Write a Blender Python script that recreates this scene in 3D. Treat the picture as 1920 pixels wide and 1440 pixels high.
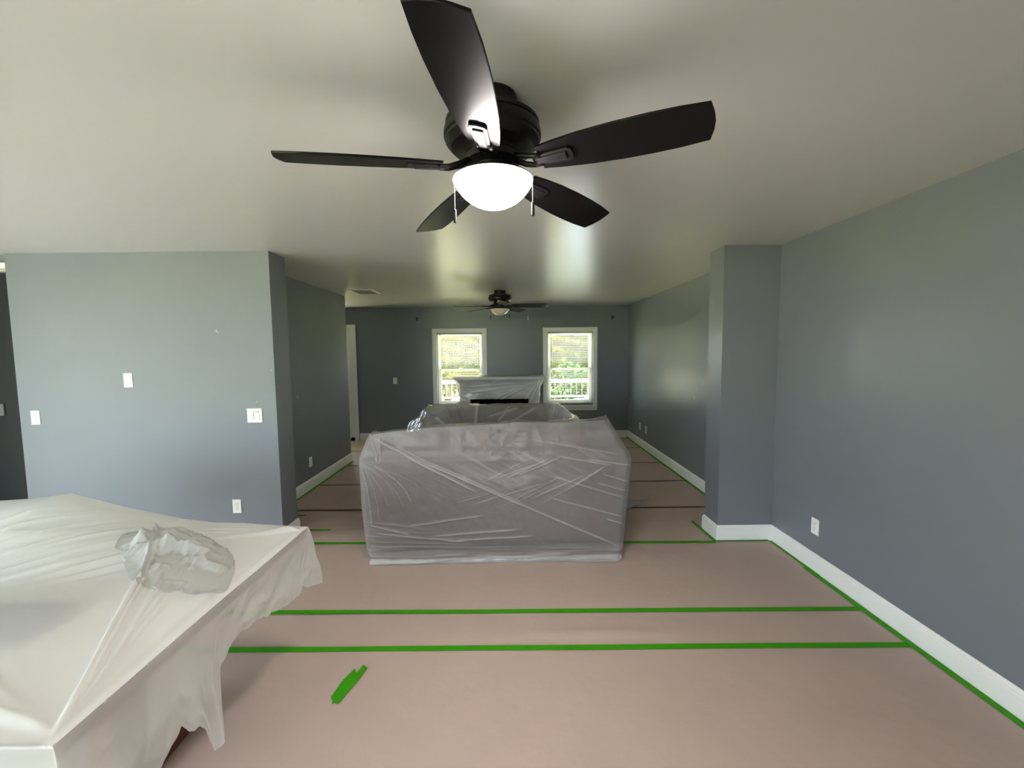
import bpy, bmesh, math, random
import numpy as np
from mathutils import Vector, Matrix
random.seed(7); rng = np.random.default_rng(11)
for o in list(bpy.data.objects): bpy.data.objects.remove(o, do_unlink=True)
scene = bpy.context.scene
COL = scene.collection
R = math.radians

# ------------------------------------------------------------------ camera
F_PX, PITCH, YAW, ROLL, CAM_H = 789.0, R(-4.3255), R(.2425), R(-.6385), 1.6047
_cp, _sp, _cy, _sy, _cr, _sr = math.cos(PITCH), math.sin(PITCH), math.cos(YAW), math.sin(YAW), math.cos(ROLL), math.sin(ROLL)
FWD = np.array([_sy*_cp, _cy*_cp, _sp]); _rt = np.array([_cy, -_sy, 0.]); _up = np.cross(_rt, FWD)
RGT = _cr*_rt + _sr*_up; UPV = -_sr*_rt + _cr*_up
EYE = np.array([0, 0, CAM_H])
def ray(u, v): return FWD + RGT*(u-960)/F_PX + UPV*(720-v)/F_PX
def on_z(u, v, z): d = ray(u, v); return EYE + d*(z-CAM_H)/d[2]
def on_y(u, v, y): d = ray(u, v); return EYE + d*y/d[1]
def on_x(u, v, x): d = ray(u, v); return EYE + d*x/d[0]
cd = bpy.data.cameras.new('camera'); cam = bpy.data.objects.new('camera', cd); COL.objects.link(cam)
cd.sensor_fit = 'HORIZONTAL'; cd.sensor_width = 36; cd.lens = F_PX*36/1920; cd.clip_start = .02; cd.clip_end = 300
M = Matrix([[RGT[i], UPV[i], -FWD[i], EYE[i]] for i in range(3)] + [[0, 0, 0, 1]])
cam.matrix_world = M; scene.camera = cam

# ------------------------------------------------------------------ light and exposure
EXPOSURE = 1.37
SKY_COL, SKY_STR = (.76, .88, 1.0), 6.0
SUN_STR = 60.0
BOWL_STR = 54.0
scene.view_settings.view_transform = 'Standard'; scene.view_settings.look = 'None'
scene.view_settings.exposure = EXPOSURE; scene.view_settings.gamma = 1; scene.view_settings.use_curve_mapping = False
w = bpy.data.worlds.new('sky'); scene.world = w; w.use_nodes = True
bg = w.node_tree.nodes['Background']; bg.inputs[0].default_value = (*SKY_COL, 1); bg.inputs[1].default_value = SKY_STR
sl = bpy.data.lights.new('sun', 'SUN'); sl.energy = SUN_STR; sl.angle = R(.6); sl.color = (1, .96, .89)
sun = bpy.data.objects.new('sun', sl); COL.objects.link(sun)
sun.rotation_euler = Vector((.42, .06, -.90)).to_track_quat('-Z', 'Y').to_euler()

# room numbers (metres)
H = 2.44
XR, XP, YP, YP2, XF, YB = 2.188, 1.7314, 3.4357, 3.675, 2.1785, 7.7416
YL, XL, YL2, XH, YH, BB = 3.4646, -1.9349, 3.7086, -2.3878, 6.1996, .133
XW, YN, XA, XE = -4.95, -2.2, -4.2, -4.05      # left outer wall, wall behind, alcove wall, end of partition
WIN = [(-1.340, -.499), (.685, 1.526)]; WZ0, WZ1 = .635, 1.968
SIDEWIN = (.95, 2.3, .12, 2.1); BACKWIN = (-4.6, -1.3, .2, 2.15); PATIO = (-3.75, -2.925, .03, 2.06)
def portal(name, loc, sx, sy, d):
    l = bpy.data.lights.new(name, 'AREA'); l.shape = 'RECTANGLE'; l.size = sx; l.size_y = sy; l.cycles.is_portal = True
    o = bpy.data.objects.new(name, l); COL.objects.link(o); o.location = loc; o.rotation_euler = Vector(d).to_track_quat('-Z', 'Z' if abs(d[2]) < .5 else 'Y').to_euler()
    return o

# ------------------------------------------------------------------ materials
MAT = {}
def mat(name, col, rough=.5, spec=.5, metal=0, noise=0, nscale=8, bump=0, bscale=60, emit=None, stretch=None, bdist=.01):
    m = bpy.data.materials.new(name); m.use_nodes = True; nt = m.node_tree; b = nt.nodes['Principled BSDF']
    b.inputs['Base Color'].default_value = (*col, 1); b.inputs['Roughness'].default_value = rough
    b.inputs['Specular IOR Level'].default_value = spec; b.inputs['Metallic'].default_value = metal
    tc = nt.nodes.new('ShaderNodeTexCoord')
    if noise:
        n = nt.nodes.new('ShaderNodeTexNoise'); n.inputs['Scale'].default_value = nscale; n.inputs['Detail'].default_value = 4
        mp = nt.nodes.new('ShaderNodeMapping'); nt.links.new(tc.outputs['Object'], mp.inputs[0]); nt.links.new(mp.outputs[0], n.inputs['Vector'])
        if stretch: mp.inputs['Scale'].default_value = stretch
        mx = nt.nodes.new('ShaderNodeMix'); mx.data_type = 'RGBA'
        mx.inputs[6].default_value = (*[c*(1-noise) for c in col], 1); mx.inputs[7].default_value = (*[min(1, c*(1+noise)) for c in col], 1)
        nt.links.new(n.outputs['Fac'], mx.inputs[0]); nt.links.new(mx.outputs[2], b.inputs['Base Color'])
    if bump:
        n2 = nt.nodes.new('ShaderNodeTexNoise'); n2.inputs['Scale'].default_value = bscale; n2.inputs['Detail'].default_value = 3
        nt.links.new(tc.outputs['Object'], n2.inputs['Vector'])
        bp = nt.nodes.new('ShaderNodeBump'); bp.inputs['Strength'].default_value = bump; bp.inputs['Distance'].default_value = bdist
        nt.links.new(n2.outputs['Fac'], bp.inputs['Height']); nt.links.new(bp.outputs[0], b.inputs['Normal'])
    if emit:
        b.inputs['Emission Color'].default_value = (*emit[0], 1); b.inputs['Emission Strength'].default_value = emit[1]
    MAT[name] = m; return m
def plastic(name, opacity, tint, gloss=.16, rough=.12, bscale=30, bump=.25, fres=.5):
    m = bpy.data.materials.new(name); m.use_nodes = True; nt = m.node_tree; nt.nodes.clear(); N = nt.nodes.new; L = nt.links.new
    out = N('ShaderNodeOutputMaterial'); tc = N('ShaderNodeTexCoord')
    n = N('ShaderNodeTexNoise'); n.inputs['Scale'].default_value = bscale; n.inputs['Detail'].default_value = 3; L(tc.outputs['Object'], n.inputs['Vector'])
    bp = N('ShaderNodeBump'); bp.inputs['Strength'].default_value = bump; bp.inputs['Distance'].default_value = .01; L(n.outputs['Fac'], bp.inputs['Height'])
    df = N('ShaderNodeBsdfDiffuse'); df.inputs[0].default_value = (*tint, 1); L(bp.outputs[0], df.inputs['Normal'])
    tl = N('ShaderNodeBsdfTranslucent'); tl.inputs[0].default_value = (*tint, 1); L(bp.outputs[0], tl.inputs['Normal'])
    m1 = N('ShaderNodeMixShader'); m1.inputs[0].default_value = .4; L(df.outputs[0], m1.inputs[1]); L(tl.outputs[0], m1.inputs[2])
    tr = N('ShaderNodeBsdfTransparent'); tr.inputs[0].default_value = (.97, .97, .97, 1)
    m2 = N('ShaderNodeMixShader'); at = N('ShaderNodeAttribute'); at.attribute_name = 'fold'; ma = N('ShaderNodeMath'); ma.operation = 'MULTIPLY_ADD'; ma.use_clamp = True; ma.inputs[1].default_value = .5; ma.inputs[2].default_value = opacity
    L(at.outputs['Fac'], ma.inputs[0]); L(ma.outputs[0], m2.inputs[0]); L(tr.outputs[0], m2.inputs[1]); L(m1.outputs[0], m2.inputs[2])
    gl = N('ShaderNodeBsdfGlossy'); gl.inputs['Roughness'].default_value = rough; L(bp.outputs[0], gl.inputs['Normal'])
    fr = N('ShaderNodeFresnel'); fr.inputs[0].default_value = 1.5; L(bp.outputs[0], fr.inputs['Normal'])
    mt = N('ShaderNodeMath'); mt.operation = 'MULTIPLY_ADD'; mt.inputs[1].default_value = fres; mt.inputs[2].default_value = gloss*.3; L(fr.outputs[0], mt.inputs[0])
    m3 = N('ShaderNodeMixShader'); L(mt.outputs[0], m3.inputs[0]); L(m2.outputs[0], m3.inputs[1]); L(gl.outputs[0], m3.inputs[2])
    L(m3.outputs[0], out.inputs[0]); MAT[name] = m; return m
def glass(name):
    m = bpy.data.materials.new(name); m.use_nodes = True; nt = m.node_tree; nt.nodes.clear(); N = nt.nodes.new; L = nt.links.new
    out = N('ShaderNodeOutputMaterial'); tr = N('ShaderNodeBsdfTransparent'); tr.inputs[0].default_value = (.97, .98, .97, 1)
    gl = N('ShaderNodeBsdfGlossy'); gl.inputs['Roughness'].default_value = .02
    mx = N('ShaderNodeMixShader'); mx.inputs[0].default_value = .012; L(tr.outputs[0], mx.inputs[1]); L(gl.outputs[0], mx.inputs[2]); L(mx.outputs[0], out.inputs[0])
    MAT[name] = m; return m
mat('wall', (.186, .203, .228), .31, .5, noise=.03, nscale=3, bump=.06, bscale=200, bdist=.002); mat('wall_matte', (.200, .218, .244), .55, .4, noise=.03, nscale=3)
mat('wall_dark', (.012, .015, .016), .45, .4)
mat('ceiling', (.62, .615, .59), .27, .5, bump=.07, bscale=160, bdist=.002)
mat('trim', (.88, .88, .86), .35, .5, noise=.03, nscale=10)
mat('floor_board', (.20, .12, .06), .4, .5, noise=.3, nscale=6, stretch=(1, 8, 1))
mat('paper', (.50, .385, .325), .55, .35, noise=.05, nscale=5, bump=.25, bscale=14)
mat('tape', (.045, .31, .004), .65, .15, noise=.08, nscale=30, bump=.2, bscale=90, bdist=.003)
mat('tape_brown', (.075, .052, .012), .55, .4); mat('plate', (.85, .85, .82), .35, .5); mat('slot', (.03, .03, .03), .6); mat('plate_grey', (.42, .42, .39), .5); mat('lock_grey', (.14, .155, .15), .5)  # mid-grey shared by screws, switch frames, brackets and vent slats
mat('fan_metal', (.008, .007, .008), .42, .4, metal=.2); mat('fob', (.003, .003, .003), .5, .1); mat('fan_blade', (.004, .0035, .004), .28, .24)
mat('bowl_lit', (.9, .9, .88), .3, .5, emit=((1, .92, .88), BOWL_STR)); mat('bowl_off', (.80, .76, .62), .25, .5)
mat('chain', (.05, .048, .04), .5, .2)
mat('leather', (.12, .075, .072), .5, .4, noise=.2, nscale=9, bump=.2, bscale=30)
mat('leather_rear', (.10, .075, .07), .5, .4, noise=.2, nscale=9, bump=.2, bscale=30)
mat('dark_wood', (.14, .05, .014), .4, .5, noise=.35, nscale=5, stretch=(8, 1, 8))
mat('pad', (.72, .70, .64), .8, .2); mat('bundle', (.04, .04, .045), .7, .3, noise=.4, nscale=6)
mat('mantel', (.86, .85, .80), .4, .5); mat('soot', (.004, .004, .004), .8, .1)
mat('vinyl', (.82, .82, .78), .35, .5); mat('slat', (.60, .60, .54), .4, .4)
mat('bracket', (.02, .02, .02), .4, .5, metal=.5); mat('anchor', (.85, .85, .82), .4)
mat('leaf_a', (.045, .068, .004), .6, .06, noise=.35, nscale=2.0); mat('leaf_b', (.078, .092, .004), .6, .06, noise=.35, nscale=2.0); mat('leaf_c', (.026, .050, .014), .6, .06, noise=.35, nscale=2)
mat('bark', (.16, .12, .09), .8, .2, noise=.3, nscale=10)
mat('grass', (.19, .195, .03), .8, .1, noise=.4, nscale=1.5)
mat('deck', (.84, .77, .60), .7, .2, noise=.15, nscale=6); mat('rail_white', (.85, .85, .82), .5, .3); mat('baluster', (.03, .03, .03), .4)
mat('concrete', (.235, .24, .25), .8, .2, noise=.1, nscale=4); mat('tarp', (.50, .60, .72), .5, .3, noise=.1, nscale=8)
mat('scuff', (.36, .37, .36), .6, .2); mat('rubber', (.006, .006, .006), .7, .2)
plastic('plastic_sofa', .32, (.70, .66, .68), gloss=.06, rough=.36, bscale=26, bump=.15, fres=.28)
plastic('plastic_table', .70, (.90, .90, .875), gloss=.07, rough=.28, bscale=20, bump=.12)
plastic('plastic_shaded_wad', .80, (.60, .61, .575), gloss=.05, rough=.4, bscale=20, bump=.1)  # table plastic tinted darker, shade between the folds put into the colour
plastic('plastic_rear', .42, (.80, .78, .77), gloss=.3, rough=.10, bscale=26, bump=.3)
plastic('plastic_mantel', .45, (.92, .91, .86), gloss=.12, rough=.2, bscale=20, bump=.2)
glass('glass')

# ------------------------------------------------------------------ mesh helpers
class MB:
    def __init__(s): s.v = []; s.f = []; s.fold = {}
    def add(s, vs, fs):
        n = len(s.v); s.v += [tuple(map(float, p)) for p in vs]; s.f += [tuple(n+i for i in f) for f in fs]; return s
    def box(s, x0, y0, z0, x1, y1, z1):
        return s.add([(x0,y0,z0),(x1,y0,z0),(x1,y1,z0),(x0,y1,z0),(x0,y0,z1),(x1,y0,z1),(x1,y1,z1),(x0,y1,z1)],
                     [(0,3,2,1),(4,5,6,7),(0,1,5,4),(1,2,6,5),(2,3,7,6),(3,0,4,7)])
    def lathe(s, prof, seg=48, c=(0, 0), cap=True):
        k = len(prof); vs = []
        for i in range(seg):
            a = 2*math.pi*i/seg; vs += [(c[0]+r*math.cos(a), c[1]+r*math.sin(a), z) for r, z in prof]
        fs = [(i*k+j, ((i+1) % seg)*k+j, ((i+1) % seg)*k+j+1, i*k+j+1) for i in range(seg) for j in range(k-1)]
        if cap: fs += [tuple(i*k for i in reversed(range(seg))), tuple(i*k+k-1 for i in range(seg))]
        return s.add(vs, fs)
    def tube(s, pts, r, seg=10, cap=True):
        pts = [Vector(p) for p in pts]; rr = r if isinstance(r, (list, tuple)) else [r]*len(pts); vs = []
        for i, p in enumerate(pts):
            d = (pts[min(i+1, len(pts)-1)]-pts[max(i-1, 0)]).normalized()
            a = d.orthogonal().normalized() if i == 0 else (a - d*a.dot(d)).normalized()
            b = d.cross(a)
            vs += [p+(a*math.cos(2*math.pi*k/seg)+b*math.sin(2*math.pi*k/seg))*rr[i] for k in range(seg)]
        fs = [(i*seg+k, i*seg+(k+1) % seg, (i+1)*seg+(k+1) % seg, (i+1)*seg+k) for i in range(len(pts)-1) for k in range(seg)]
        if cap: fs += [tuple(reversed(range(seg))), tuple((len(pts)-1)*seg+k for k in range(seg))]
        return s.add(vs, fs)
    def prism(s, poly, z0, z1):
        n = len(poly); vs = [(x, y, z0) for x, y in poly]+[(x, y, z1) for x, y in poly]
        return s.add(vs, [tuple(reversed(range(n))), tuple(range(n, 2*n))]+[(i, (i+1) % n, n+(i+1) % n, n+i) for i in range(n)])
    def grid(s, P, fold=None):
        h, w_ = P.shape[:2]
        if fold is not None: s.fold[len(s.v)] = np.asarray(fold, float).ravel()
        return s.add(P.reshape(-1, 3), [(i*w_+j, i*w_+j+1, (i+1)*w_+j+1, (i+1)*w_+j) for i in range(h-1) for j in range(w_-1)])
    def tf(s, fn): s.v = [tuple(fn(*p)) for p in s.v]; return s
    def build(s, name, m, parent=None, bevel=0, smooth=False, merge=False, loc=None, rz=0, bseg=2):
        me = bpy.data.meshes.new(name); me.from_pydata(s.v, [], s.f)
        if s.fold:
            fa = np.zeros(len(s.v), np.float32)
            for st, arr in s.fold.items(): fa[st:st+len(arr)] = arr
            me.attributes.new('fold', 'FLOAT', 'POINT').data.foreach_set('value', fa)
        if bevel or merge or True:
            bm = bmesh.new(); bm.from_mesh(me)
            if merge: bmesh.ops.remove_doubles(bm, verts=bm.verts, dist=merge)
            bmesh.ops.recalc_face_normals(bm, faces=bm.faces)
            if bevel:
                es = [e for e in bm.edges if len(e.link_faces) == 2 and e.calc_face_angle(0) > .6]
                bmesh.ops.bevel(bm, geom=es, offset=bevel, segments=bseg, profile=.5, affect='EDGES', clamp_overlap=True)
            bm.to_mesh(me); bm.free()
        if smooth:
            me.shade_smooth()
            if smooth == 'angle': me.set_sharp_from_angle(angle=R(38))
        me.materials.append(MAT[m]); o = bpy.data.objects.new(name, me); COL.objects.link(o); o.parent = parent
        if loc is not None: o.location = loc
        o.rotation_euler.z = rz
        return o
def tag(o, label=None, cat=None, group=None, kind=None):
    for k, v in (('label', label), ('category', cat), ('group', group), ('kind', kind)):
        if v: o[k] = v
    return o
def empty(name, loc, rz=0, **kw):
    o = bpy.data.objects.new(name, None); COL.objects.link(o); o.location = loc; o.rotation_euler.z = rz; o.empty_display_size = .1
    return tag(o, **kw)
def struct(name, mb, m, label=None, **kw): return tag(mb.build(name, m, **kw), label=label, kind='structure')
def cells(mb, a0, a1, b0, b1, holes, put):
    """rectangle a0..a1 x b0..b1 with rectangular holes, one box per cell"""
    A = sorted({a0, a1, *[h[0] for h in holes], *[h[1] for h in holes]}); B = sorted({b0, b1, *[h[2] for h in holes], *[h[3] for h in holes]})
    for i in range(len(A)-1):
        for j in range(len(B)-1):
            ca, cb = (A[i]+A[i+1])/2, (B[j]+B[j+1])/2
            if any(h[0] < ca < h[1] and h[2] < cb < h[3] for h in holes): continue
            put(A[i], A[i+1], B[j], B[j+1])
    return mb
def vnoise(x, y, seed=0):
    """smooth value noise, range -1..1"""
    x = np.asarray(x, float); y = np.asarray(y, float)
    xi = np.floor(x).astype(int); yi = np.floor(y).astype(int); fx = x-xi; fy = y-yi
    fx = fx*fx*(3-2*fx); fy = fy*fy*(3-2*fy)
    def hsh(a, b):
        n = (a*374761393 + b*668265263 + seed*974634777) & 0xffffffff
        n = ((n ^ (n >> 13))*1274126177) & 0xffffffff
        return ((n ^ (n >> 16)) & 0xffff)/32767.5-1
    return (hsh(xi, yi)*(1-fx)+hsh(xi+1, yi)*fx)*(1-fy)+(hsh(xi, yi+1)*(1-fx)+hsh(xi+1, yi+1)*fx)*fy
def fbm(x, y, seed=0, o=3): return sum(vnoise(x*2**k, y*2**k, seed+k)/2**k for k in range(o))
def ridged(x, y, seed=0, o=3): return sum((1-np.abs(vnoise(x*2**k, y*2**k, seed+k))*2)/2**k for k in range(o))
def crease(A, B, p, q, w_, h_):
    """ridge of half-width w_ and height h_ along p->q in the plane of coordinates A, B"""
    d = np.array(q, float)-np.array(p, float); L2 = d@d
    t = np.clip(((A-p[0])*d[0]+(B-p[1])*d[1])/L2, 0, 1)
    dist = np.hypot(A-p[0]-t*d[0], B-p[1]-t*d[1])
    return h_*np.exp(-(dist/w_)**2)*np.clip(np.minimum(t, 1-t)*8+.15, 0, 1)
def sstep(a, b, x): t = np.clip((x-a)/(b-a), 0, 1); return t*t*(3-2*t)

# ------------------------------------------------------------------ room shell
T = .12
struct('floor', MB().box(XW-T, YN-T, -.12, XF+.13, YB+T, 0), 'floor_board', 'wooden floor hidden under brown paper')
struct('ceiling', MB().box(XW-T, YN-T, H, XF+.13, YB+T, H+.14), 'ceiling', 'off-white painted ceiling with a slight sheen')
mb = MB().box(XR, YN, 0, XR+T, YP, H); wall_rn = struct('wall_right_near', mb, 'wall', 'plain blue-grey wall beside the covered floor')
wall_p = struct('wall_right_pilaster', MB().box(XP, YP, 0, XR+T, YP2, H), 'wall', 'blue-grey pilaster standing out from the wall')
wall_rf = struct('wall_right_far', MB().box(XF, YP2, 0, XF+T, YB, H), 'wall', 'blue-grey wall catching the glow of the far windows')
mb = MB(); holes = [(a, b, WZ0, WZ1) for a, b in WIN]+[PATIO]
cells(mb, XA-T, XF+T, 0, H, holes, lambda a, b, c, d: mb.box(a, YB, c, b, YB+T, d))
wall_b = struct('wall_back', mb, 'wall', 'dark blue-grey back wall with two windows', merge=1e-4)
wall_l = struct('wall_left', MB().box(XE, YL, 0, XL, YL2, H), 'wall_matte', 'pale blue-grey partition wall with switches')
wall_h = struct('wall_left_hall', MB().box(XH-T, YL2, 0, XH, YH, H), 'wall_matte', 'blue-grey side wall behind the partition')
struct('wall_left_alcove', MB().box(XA, YH-T, 0, XH-T, YH, H).box(XA-T, YH-T, 0, XA, YB, H), 'wall', 'blue-grey alcove wall')
mb = MB(); cells(mb, YN, YL2+.3, 0, H, [SIDEWIN], lambda a, b, c, d: mb.box(XW-T, a, c, XW, b, d))
struct('wall_left_outer', mb, 'wall', 'blue-grey outer wall with a glazed door', merge=1e-4)
mb = MB(); cells(mb, XW-T, XR+T, 0, H, [BACKWIN], lambda a, b, c, d: mb.box(a, YN-T, c, b, YN, d))
struct('wall_front', mb, 'wall', 'blue-grey wall behind the camera', merge=1e-4)
# dark door recess beside the partition
dz0 = on_y(5, 494, YL+.06)[2]; dz1 = on_y(5, 505, YL+.06)[2]; dz2 = on_y(10, 511, YL+.08)[2]
struct('wall_left_header', MB().box(XW, YL+.05, dz0, XE, YL2, H), 'wall', 'grey wall strip above the dark door')
struct('trim_1', MB().box(XW, YL+.02, dz1, XE-.004, YL+.08, dz0), 'trim', 'white trim above the dark door', bevel=.004)
mb = MB().box(XW, YL+.05, dz2, XE, YL2, dz1); struct('trim_2', mb, 'plate_grey', 'grey jamb head above the dark door')
dr = struct('door_1', MB().box(XW, YL+.10, 0, XE, YL+.145, dz2), 'wall_dark', 'dark charcoal door beside the partition wall')
p = on_y(4, 768, YL+.1); mb = MB().box(p[0]-.05, YL+.085, p[2]-.05, p[0]+.028, YL+.1, p[2]+.05); tag(mb.build('lock_plate', 'lock_grey', dr, bevel=.003), label='grey lock plate')

# wall marks that stay on the paint
def scuff(parent, c, n, r, seed):
    n = Vector(n); a = n.orthogonal().normalized(); b = n.cross(a); rr = np.random.default_rng(seed); k = 11
    pts = [Vector(c)+n*.0012+(a*math.cos(2*math.pi*i/k)*r[0]+b*math.sin(2*math.pi*i/k)*r[1])*rr.uniform(.5, 1.1) for i in range(k)]
    MB().add(pts, [tuple(range(k))]).build('scuff_mark', 'scuff', parent)
for (u, v), r_ in (((1302, 745), (.035, .02)), ((1318, 720), (.006, .035)),((1236,772),(.008,.008))): scuff(wall_rf, on_x(u, v, XF), (-1, 0, 0), r_, u)
scuff(wall_h, on_x(558, 744, XH), (1, 0, 0), (.02, .035), 3)
for (u, v), r_ in (((407, 622), (.009, .022)), ((482, 753), (.02, .004)), ((509, 694), (.006, .006)),((350,720),(.004,.004))): scuff(wall_l, on_y(u, v, YL), (0, -1, 0), r_, u)

# baseboards: moulded profile swept along each wall with mitred ends
PROF = [(0, 0), (.015, 0), (.015, .100), (.0125, .108), (.0125, .116), (.009, .122), (.006, .1285), (.003, BB), (0, BB)]
def sweep(path, side, names):
    P = [Vector((*p, 0)) for p in path]; n = len(P); D = [(P[i+1]-P[i]).normalized() for i in range(n-1)]
    N = [Vector((-d.y, d.x, 0))*side for d in D]
    for i, nm in enumerate(names):
        if not nm: continue
        ends = []
        for j in (i, i+1):
            if j == i and i > 0: m_ = (N[i-1]+N[i]); m_ = m_/(1+N[i-1].dot(N[i]))
            elif j == i+1 and i+1 < n-1: m_ = (N[i]+N[i+1]); m_ = m_/(1+N[i].dot(N[i+1]))
            else: m_ = N[i]
            ends.append([P[j]+m_*a+Vector((0, 0, z)) for a, z in PROF])
        k = len(PROF)
        mb = MB().add(ends[0]+ends[1], [(q, (q+1) % k, k+(q+1) % k, k+q) for q in range(k)]+[tuple(range(k)), tuple(range(2*k-1, k-1, -1))])
        struct(nm[0], mb, 'trim', nm[1])
sweep([(XR, YN), (XR, YP), (XP, YP), (XP, YP2), (XF, YP2), (XF, YB), (-2.795, YB)], 1,
      [('baseboard_right_near', 'white baseboard along the near blue-grey wall'), ('baseboard_right_pilaster', 'white baseboard across the pilaster face'),
       ('baseboard_right_pilaster_end', 'white baseboard on the narrow pilaster side'), ('baseboard_right_return', 'white baseboard behind the pilaster'),
       ('baseboard_right_far', 'white baseboard along the far wall with twin outlets'), ('baseboard_back', 'white baseboard under the windows')])
sweep([(XE, YL), (XL, YL), (XL, YL2), (XH, YL2), (XH, YH), (XA, YH)], -1,
      [('baseboard_left', 'white baseboard of the partition behind the table'), ('baseboard_left_end', 'white baseboard at the partition end'),
       ('baseboard_left_return', 'white baseboard behind the partition'), ('baseboard_left_hall', 'white baseboard along the hall side wall'), ('baseboard_left_alcove', 'white baseboard in the alcove')])

# ------------------------------------------------------------------ windows, blinds, patio door
def frame_boxes(mb, x0, x1, z0, z1, wd, y0, y1, bot=None):
    b = wd if bot is None else bot
    mb.box(x0, y0, z0, x0+wd, y1, z1).box(x1-wd, y0, z0, x1, y1, z1).box(x0+wd, y0, z1-wd, x1-wd, y1, z1).box(x0+wd, y0, z0, x1-wd, y1, z0+b); return mb
def window(n, x0, x1, y, z0, z1, label, out=1):
    ws = empty('window_%d' % n, ((x0+x1)/2, y, 0)); tag(ws, label=label, kind='structure'); cx = (x0+x1)/2
    wq = (x1-x0)/2; c = .078
    def part(nm, mb, m='trim', bev=.003): return mb.build(nm, m, ws, bevel=bev)
    part('casing', MB().box(-wq-c, -.018, z0-.04, -wq, 0, z1)); part('casing', MB().box(wq, -.018, z0-.04, wq+c, 0, z1))
    part('casing', MB().box(-wq-c, -.018, z1, wq+c, 0, z1+c))
    part('stool', MB().box(-wq-c, -.032, z0-.045, wq+c, .0, z0-.018)); part('apron', MB().box(-wq-c, -.016, z0-.118, wq+c, 0, z0-.045))
    fr = MB(); frame_boxes(fr, -wq, wq, z0, z1, .028, .03, .112, .03); part('jamb_frame', fr, 'vinyl')
    zm = z0+.655; q = wq-.028
    up = MB(); frame_boxes(up, -q, q, zm-.018, z1-.028, .034, .078, .104, .036); part('upper_sash', up, 'vinyl')
    lo = MB(); frame_boxes(lo, -q, q, z0+.03, zm+.018, .040, .050, .076, .05); part('lower_sash', lo, 'vinyl')
    part('window_pane', MB().box(-q+.03, .089, zm, q-.03, .093, z1-.055), 'glass', 0); part('window_pane', MB().box(-q+.036, .061, z0+.07, q-.036, .065, zm), 'glass', 0)
    part('sash_lock', MB().box(-.03, .040, zm+.018, .03, .062, zm+.03), 'vinyl')
    return ws
window(1, *WIN[0], YB, WZ0, WZ1, 'white double-hung window partly behind the wrapped mantel')
window(2, *WIN[1], YB, WZ0, WZ1, 'white double-hung window beside the wrapped mantel, fully in view')
def blind(x0, x1, label):
    b = empty('window_blind', ((x0+x1)/2, YB+.015, WZ1)); q = (x1-x0)/2-.006; tag(b, label=label, cat='blind', group='mini blinds in the back windows')
    MB().box(-q, -.014, -.030, q, .014, -.001).build('headrail', 'slat', b, bevel=.003)
    for s in (-1, 1): MB().box(s*(q-.03)-.022, -.017, -.026, s*(q-.03)+.022, -.013, -.004).build('end_bracket', 'plate_grey', b, bevel=.002)
    zb = WZ0-WZ1+.02; n = 62; mb = MB(); q2 = q-.008
    for i in range(n):
        z = -.045-(-.045-zb-.02)*i/(n-1); t = R(-8)
        P = np.array([[(x, a*math.cos(t)*.0122, z+a*math.sin(t)*.0122+.0022*(1-a*a)) for x in (-q2, q2)] for a in (-1, -.4, .4, 1)]); mb.grid(P)
    tag(mb.build('slats', 'slat', b), kind='stuff')
    MB().box(-q2, -.012, zb-.012, q2, .012, zb).build('bottom_rail', 'slat', b, bevel=.003)
    for s in (-.33, .33):
        for yy in (-.0128, .0128): MB().tube([(s, yy, -.03), (s, yy, zb)], .0009, 5).build('ladder_cord', 'slat', b)
    MB().tube([(-q+.075, -.018, -.03), (-q+.075, -.02, -.68)], .0035, 6).build('tilt_wand', 'baluster', b)
blind(*WIN[0], 'open white mini blind in the window partly behind the mantel')
blind(*WIN[1], 'open white mini blind in the window fully clear of the mantel')
# glazed patio door in the back wall, right casing in view
pd = empty('door_2', ((PATIO[0]+PATIO[1])/2, YB, 0)); tag(pd, label='glazed door in the alcove with white casing', kind='structure'); q = (PATIO[1]-PATIO[0])/2
for nm, mb_, m_ in (('casing', MB().box(q, -.018, 0, q+.115, 0, PATIO[3]+.075), 'trim'), ('casing', MB().box(-q-.115, -.018, 0, -q, 0, PATIO[3]+.075), 'trim'),
                    ('casing', MB().box(-q, -.018, PATIO[3], q, 0, PATIO[3]+.075), 'trim'), ('door_leaf', frame_boxes(MB(), -q, q, PATIO[2], PATIO[3], .11, .04, .08, 1.05), 'trim'),
                    ('door_pane', MB().box(-q+.1, .058, 1.06, q-.1, .064, PATIO[3]-.1), 'glass')): mb_.build(nm, m_, pd, bevel=.003 if m_ == 'trim' else 0)
tag(MB().box(-2.945, YB-.06, .003, -2.885, YB-.02, .062).build('door_stop', 'rubber', bevel=.008), 'small black rubber stop at the foot of the white door casing', 'door stop')
# out-of-frame glazing of the near room
sd = empty('door_3', (XW, (SIDEWIN[0]+SIDEWIN[1])/2, 0)); tag(sd, label='sliding glass door in the outer wall', kind='structure'); q = (SIDEWIN[1]-SIDEWIN[0])/2
for a, b in ((-q, .02), (-.02, q)):
    yy = -.05 if a < -.1 else -.09; mb = MB()
    mb.box(yy, a, SIDEWIN[2], yy+.035, a+.06, SIDEWIN[3]).box(yy, b-.06, SIDEWIN[2], yy+.035, b, SIDEWIN[3]).box(yy, a, SIDEWIN[2], yy+.035, b, SIDEWIN[2]+.07).box(yy, a, SIDEWIN[3]-.06, yy+.035, b, SIDEWIN[3])
    mb.build('door_leaf', 'vinyl', sd); MB().box(yy+.015, a+.06, SIDEWIN[2]+.07, yy+.02, b-.06, SIDEWIN[3]-.06).build('door_pane', 'glass', sd)
w3 = empty('window_3', ((BACKWIN[0]+BACKWIN[1])/2, YN, 0)); tag(w3, label='wide white window in the wall behind the camera', kind='structure'); q = (BACKWIN[1]-BACKWIN[0])/2
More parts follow.
